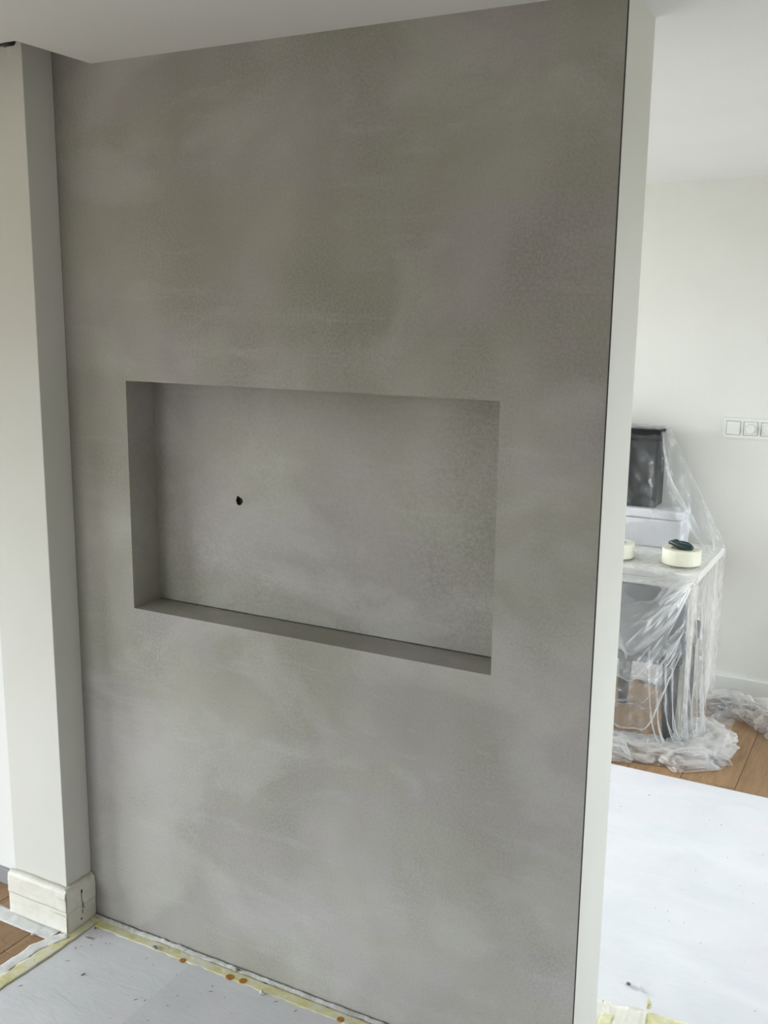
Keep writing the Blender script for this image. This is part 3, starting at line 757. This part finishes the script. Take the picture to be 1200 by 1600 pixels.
    me.polygons.foreach_set('use_smooth', [True]*len(me.polygons))
    o = link('plastic_sheet', me, M['film'])
    md = o.modifiers.new('smooth', 'SUBSURF'); md.levels = 1; md.render_levels = 1
    tag(o, 'clear crinkled plastic sheet draped over the desk, boxes and chair', 'plastic sheet')
drape()

def bunch(name, path, rad, label, seed, layers=2, n=150, m=26, flat=1.0, wide=1.15):
    """film gathered into a crumpled rope lying on the floor"""
    pts = [Vector(p) for p in path]; seg = [(b-a).length for a, b in zip(pts, pts[1:])]; tot = sum(seg)
    bm = bmesh.new()
    for L in range(layers):
        g = []
        for i in range(n+1):
            d = tot*i/n; k = 0
            while k < len(seg)-1 and d > seg[k]: d -= seg[k]; k += 1
            u = d/seg[k]; c = pts[k].lerp(pts[k+1], u); R = rad[k]*(1-u)+rad[k+1]*u
            dr = (pts[k+1]-pts[k]).normalized(); nr = Vector((-dr.y, dr.x, 0)).normalized()
            row = []
            for j in range(m+1):
                a = math.pi*(j/m)
                s = i/n*tot
                r = R*(1-0.14*L)*(0.62+0.85*abs(nz(s*7+a*1.1, a*1.7, seed+L*5))+0.42*abs(nz(s*15-a*2, a*3.2, seed+9+L*3))+0.06*nz(s*40, a*5, seed+L))
                wob = R*0.35*nz(s*7, seed+L)
                p = c + nr*(math.cos(a)*r*wide+wob) + Vector((0, 0, math.sin(a)*r*0.95*flat))
                row.append(bm.verts.new((p.x, min(p.y, YF-0.018), max(0.003+0.002*L, p.z))))
            g.append(row)
        for i in range(n):
            for j in range(m): bm.faces.new((g[i][j], g[i+1][j], g[i+1][j+1], g[i][j+1]))
    o = link(name, finish(bm, True), M['film3'])
    return tag(o, label, 'plastic sheet')
bunch('plastic_bunch', [(1.16, 2.66, 0), (1.28, 2.68, 0), (1.42, 2.60, 0), (1.60, 2.45, 0), (1.85, 2.30, 0), (2.0, 2.26, 0)], [0.07, 0.095, 0.10, 0.11, 0.09, 0.02],
      'crumpled plastic film trailing right across the oak boards from the desk', 3.0, 2, 190, 28, 0.9, 1.2)
bunch('plastic_bunch', [(0.45, 2.00, 0), (0.80, 2.01, 0), (1.05, 1.985, 0), (1.22, 2.01, 0), (1.275, 2.14, 0), (1.235, 2.34, 0), (1.21, 2.45, 0)], [0.05, 0.075, 0.085, 0.095, 0.085, 0.075, 0.04],
      'wide pool of plastic film gathered on the floor in front of the desk', 16.0, 2, 240, 30, 0.62, 1.5)
bunch('plastic_bunch', [(0.62, 1.95, 0), (0.80, 1.915, 0), (0.97, 1.875, 0), (1.03, 1.86, 0)], [0.05, 0.075, 0.06, 0.015],
      'small crumpled heap of plastic film at the edge of the bright board', 6.0, 2, 90)
def swag(label, x0, x1, top, hem, seed, bulge, ybase, mat='film2'):
    """fold of film hanging in a loop in front of the desk and the chair; top(u) and hem(u) are heights"""
    bm = bmesh.new(); n, m = 120, 76; g = []
    for i in range(n+1):
        u = i/n; x = x0+(x1-x0)*u; zt = top(u); zh = hem(u)+0.012*nz(u*8, seed)
        row = []
        for k in range(m+1):
            v = k/m; z = zt+(zh-zt)*v
            w_ = math.sin(math.pi*min(1, v*1.05)); sag = (u-0.45)**2*2.4
            ph = v*7.5-sag*5+1.6*nz(u*2.3, v*1.8, seed)
            f = 0.034*abs(math.sin(ph*1.1+u*2))*w_+0.026*nz(u*4+v*3, v*5-u*2, seed+4)*w_+0.014*abs(nz(u*11+v*6, v*12, seed+2))*min(1, v*4)
            y = ybase-bulge*min(1, v*2.2)-f
            if v > 0.9: y += 0.028*((v-0.9)/0.1)**2; z += 0.018*((v-0.9)/0.1)**2            # hem turns under
            row.append(bm.verts.new((x+0.03*nz(v*3, u*4, seed+1)*v, y, z)))
        g.append(row)
    for i in range(n):
        for k in range(m): bm.faces.new((g[i][k], g[i+1][k], g[i+1][k+1], g[i][k+1]))
    tag(link('plastic_swag', finish(bm, True), M[mat]), label, 'plastic sheet')
swag('loop of doubled plastic film hanging from the desk front edge over the chair', 0.60, 1.178, lambda u: DZ-0.002,
     lambda u: 0.270+0.02*math.sin(u*7)+0.43*max(0, (u-0.60)/0.40)**1.5, 4.0, 0.105, 2.158)
swag('lower loop of plastic film hanging in front of the chair legs', 0.62, 1.165, lambda u: 0.36+0.22*max(0, (u-0.6)/0.4)**1.5,
     lambda u: 0.055+0.9*abs(u-0.66)**2.2+0.30*max(0, (u-0.72)/0.28)**1.6, 9.0, 0.035, 2.050, 'film')

# ------------------------------------------------------------------ tape rolls lying on the film on the desk
def tape_roll(x, y, z, R, H, label, core):
    root = tag(empty('tape_roll', (x, y, z)), label, 'tape roll', 'tape rolls on the covered desk')
    bm = bmesh.new(); e = 0.0025
    add_lathe(bm, [(R-e, 0), (R, e), (R, H-e), (R-e, H), (0.047, H), (0.047, 0)], closed=True, seg=64)
    link('tape_wind', finish(bm), M['roll'], root)
    bm = bmesh.new(); add_lathe(bm, [(0.0468, 0.0005), (0.0468, H-0.001), (0.043, H-0.001), (0.043, 0.0005)], closed=True, seg=48)
    link('core', finish(bm), M[core], root)
    for p in root.children:
        p.data.polygons.foreach_set('use_smooth', [False]*len(p.data.polygons))
    return root
TZ = DZ+0.012
tape_roll(1.078, 2.315, TZ, 0.082, 0.066, 'cream tape roll with dark green plastic on top, on the covered desk', 'core')
tape_roll(0.795, 2.300, TZ, 0.080, 0.064, 'cream tape roll half hidden behind the wall end', 'blue')
# crumpled strip of dark green plastic on the roll
bm = bmesh.new(); rng = random.Random(8)
add_tube(bm, [(-0.055, 0.0, 0.016), (-0.040, -0.006, 0.026), (-0.015, -0.016, 0.018), (0.015, -0.026, 0.015), (0.045, -0.030, 0.014), (0.058, -0.022, 0.011)], [0.007, 0.013, 0.016, 0.016, 0.013, 0.007], 12)
add_tube(bm, [(-0.035, 0.022, 0.010), (-0.012, 0.018, 0.020), (0.020, 0.006, 0.019), (0.050, -0.004, 0.010)], [0.009, 0.013, 0.013, 0.008], 12)
add_tube(bm, [(-0.045, 0.010, 0.022), (-0.028, 0.016, 0.031), (-0.008, 0.008, 0.024)], [0.006, 0.009, 0.006], 10)
for v in bm.verts:
    v.co += Vector((nz(v.co.x*60, v.co.y*60, v.co.z*60), nz(v.co.x*60+9, v.co.y*60, v.co.z*60), nz(v.co.x*60, v.co.y*60+9, v.co.z*60)))*0.004
lo = min(v.co.z for v in bm.verts)
for v in bm.verts: v.co.z -= lo
o = link('plastic_scrap', finish(bm, True), M['green']); o.location = (1.076, 2.305, TZ+0.0662)
md = o.modifiers.new('s', 'SUBSURF'); md.levels = 1; md.render_levels = 1
tag(o, 'glossy dark green crumpled plastic lying on the tape roll', 'plastic scrap')
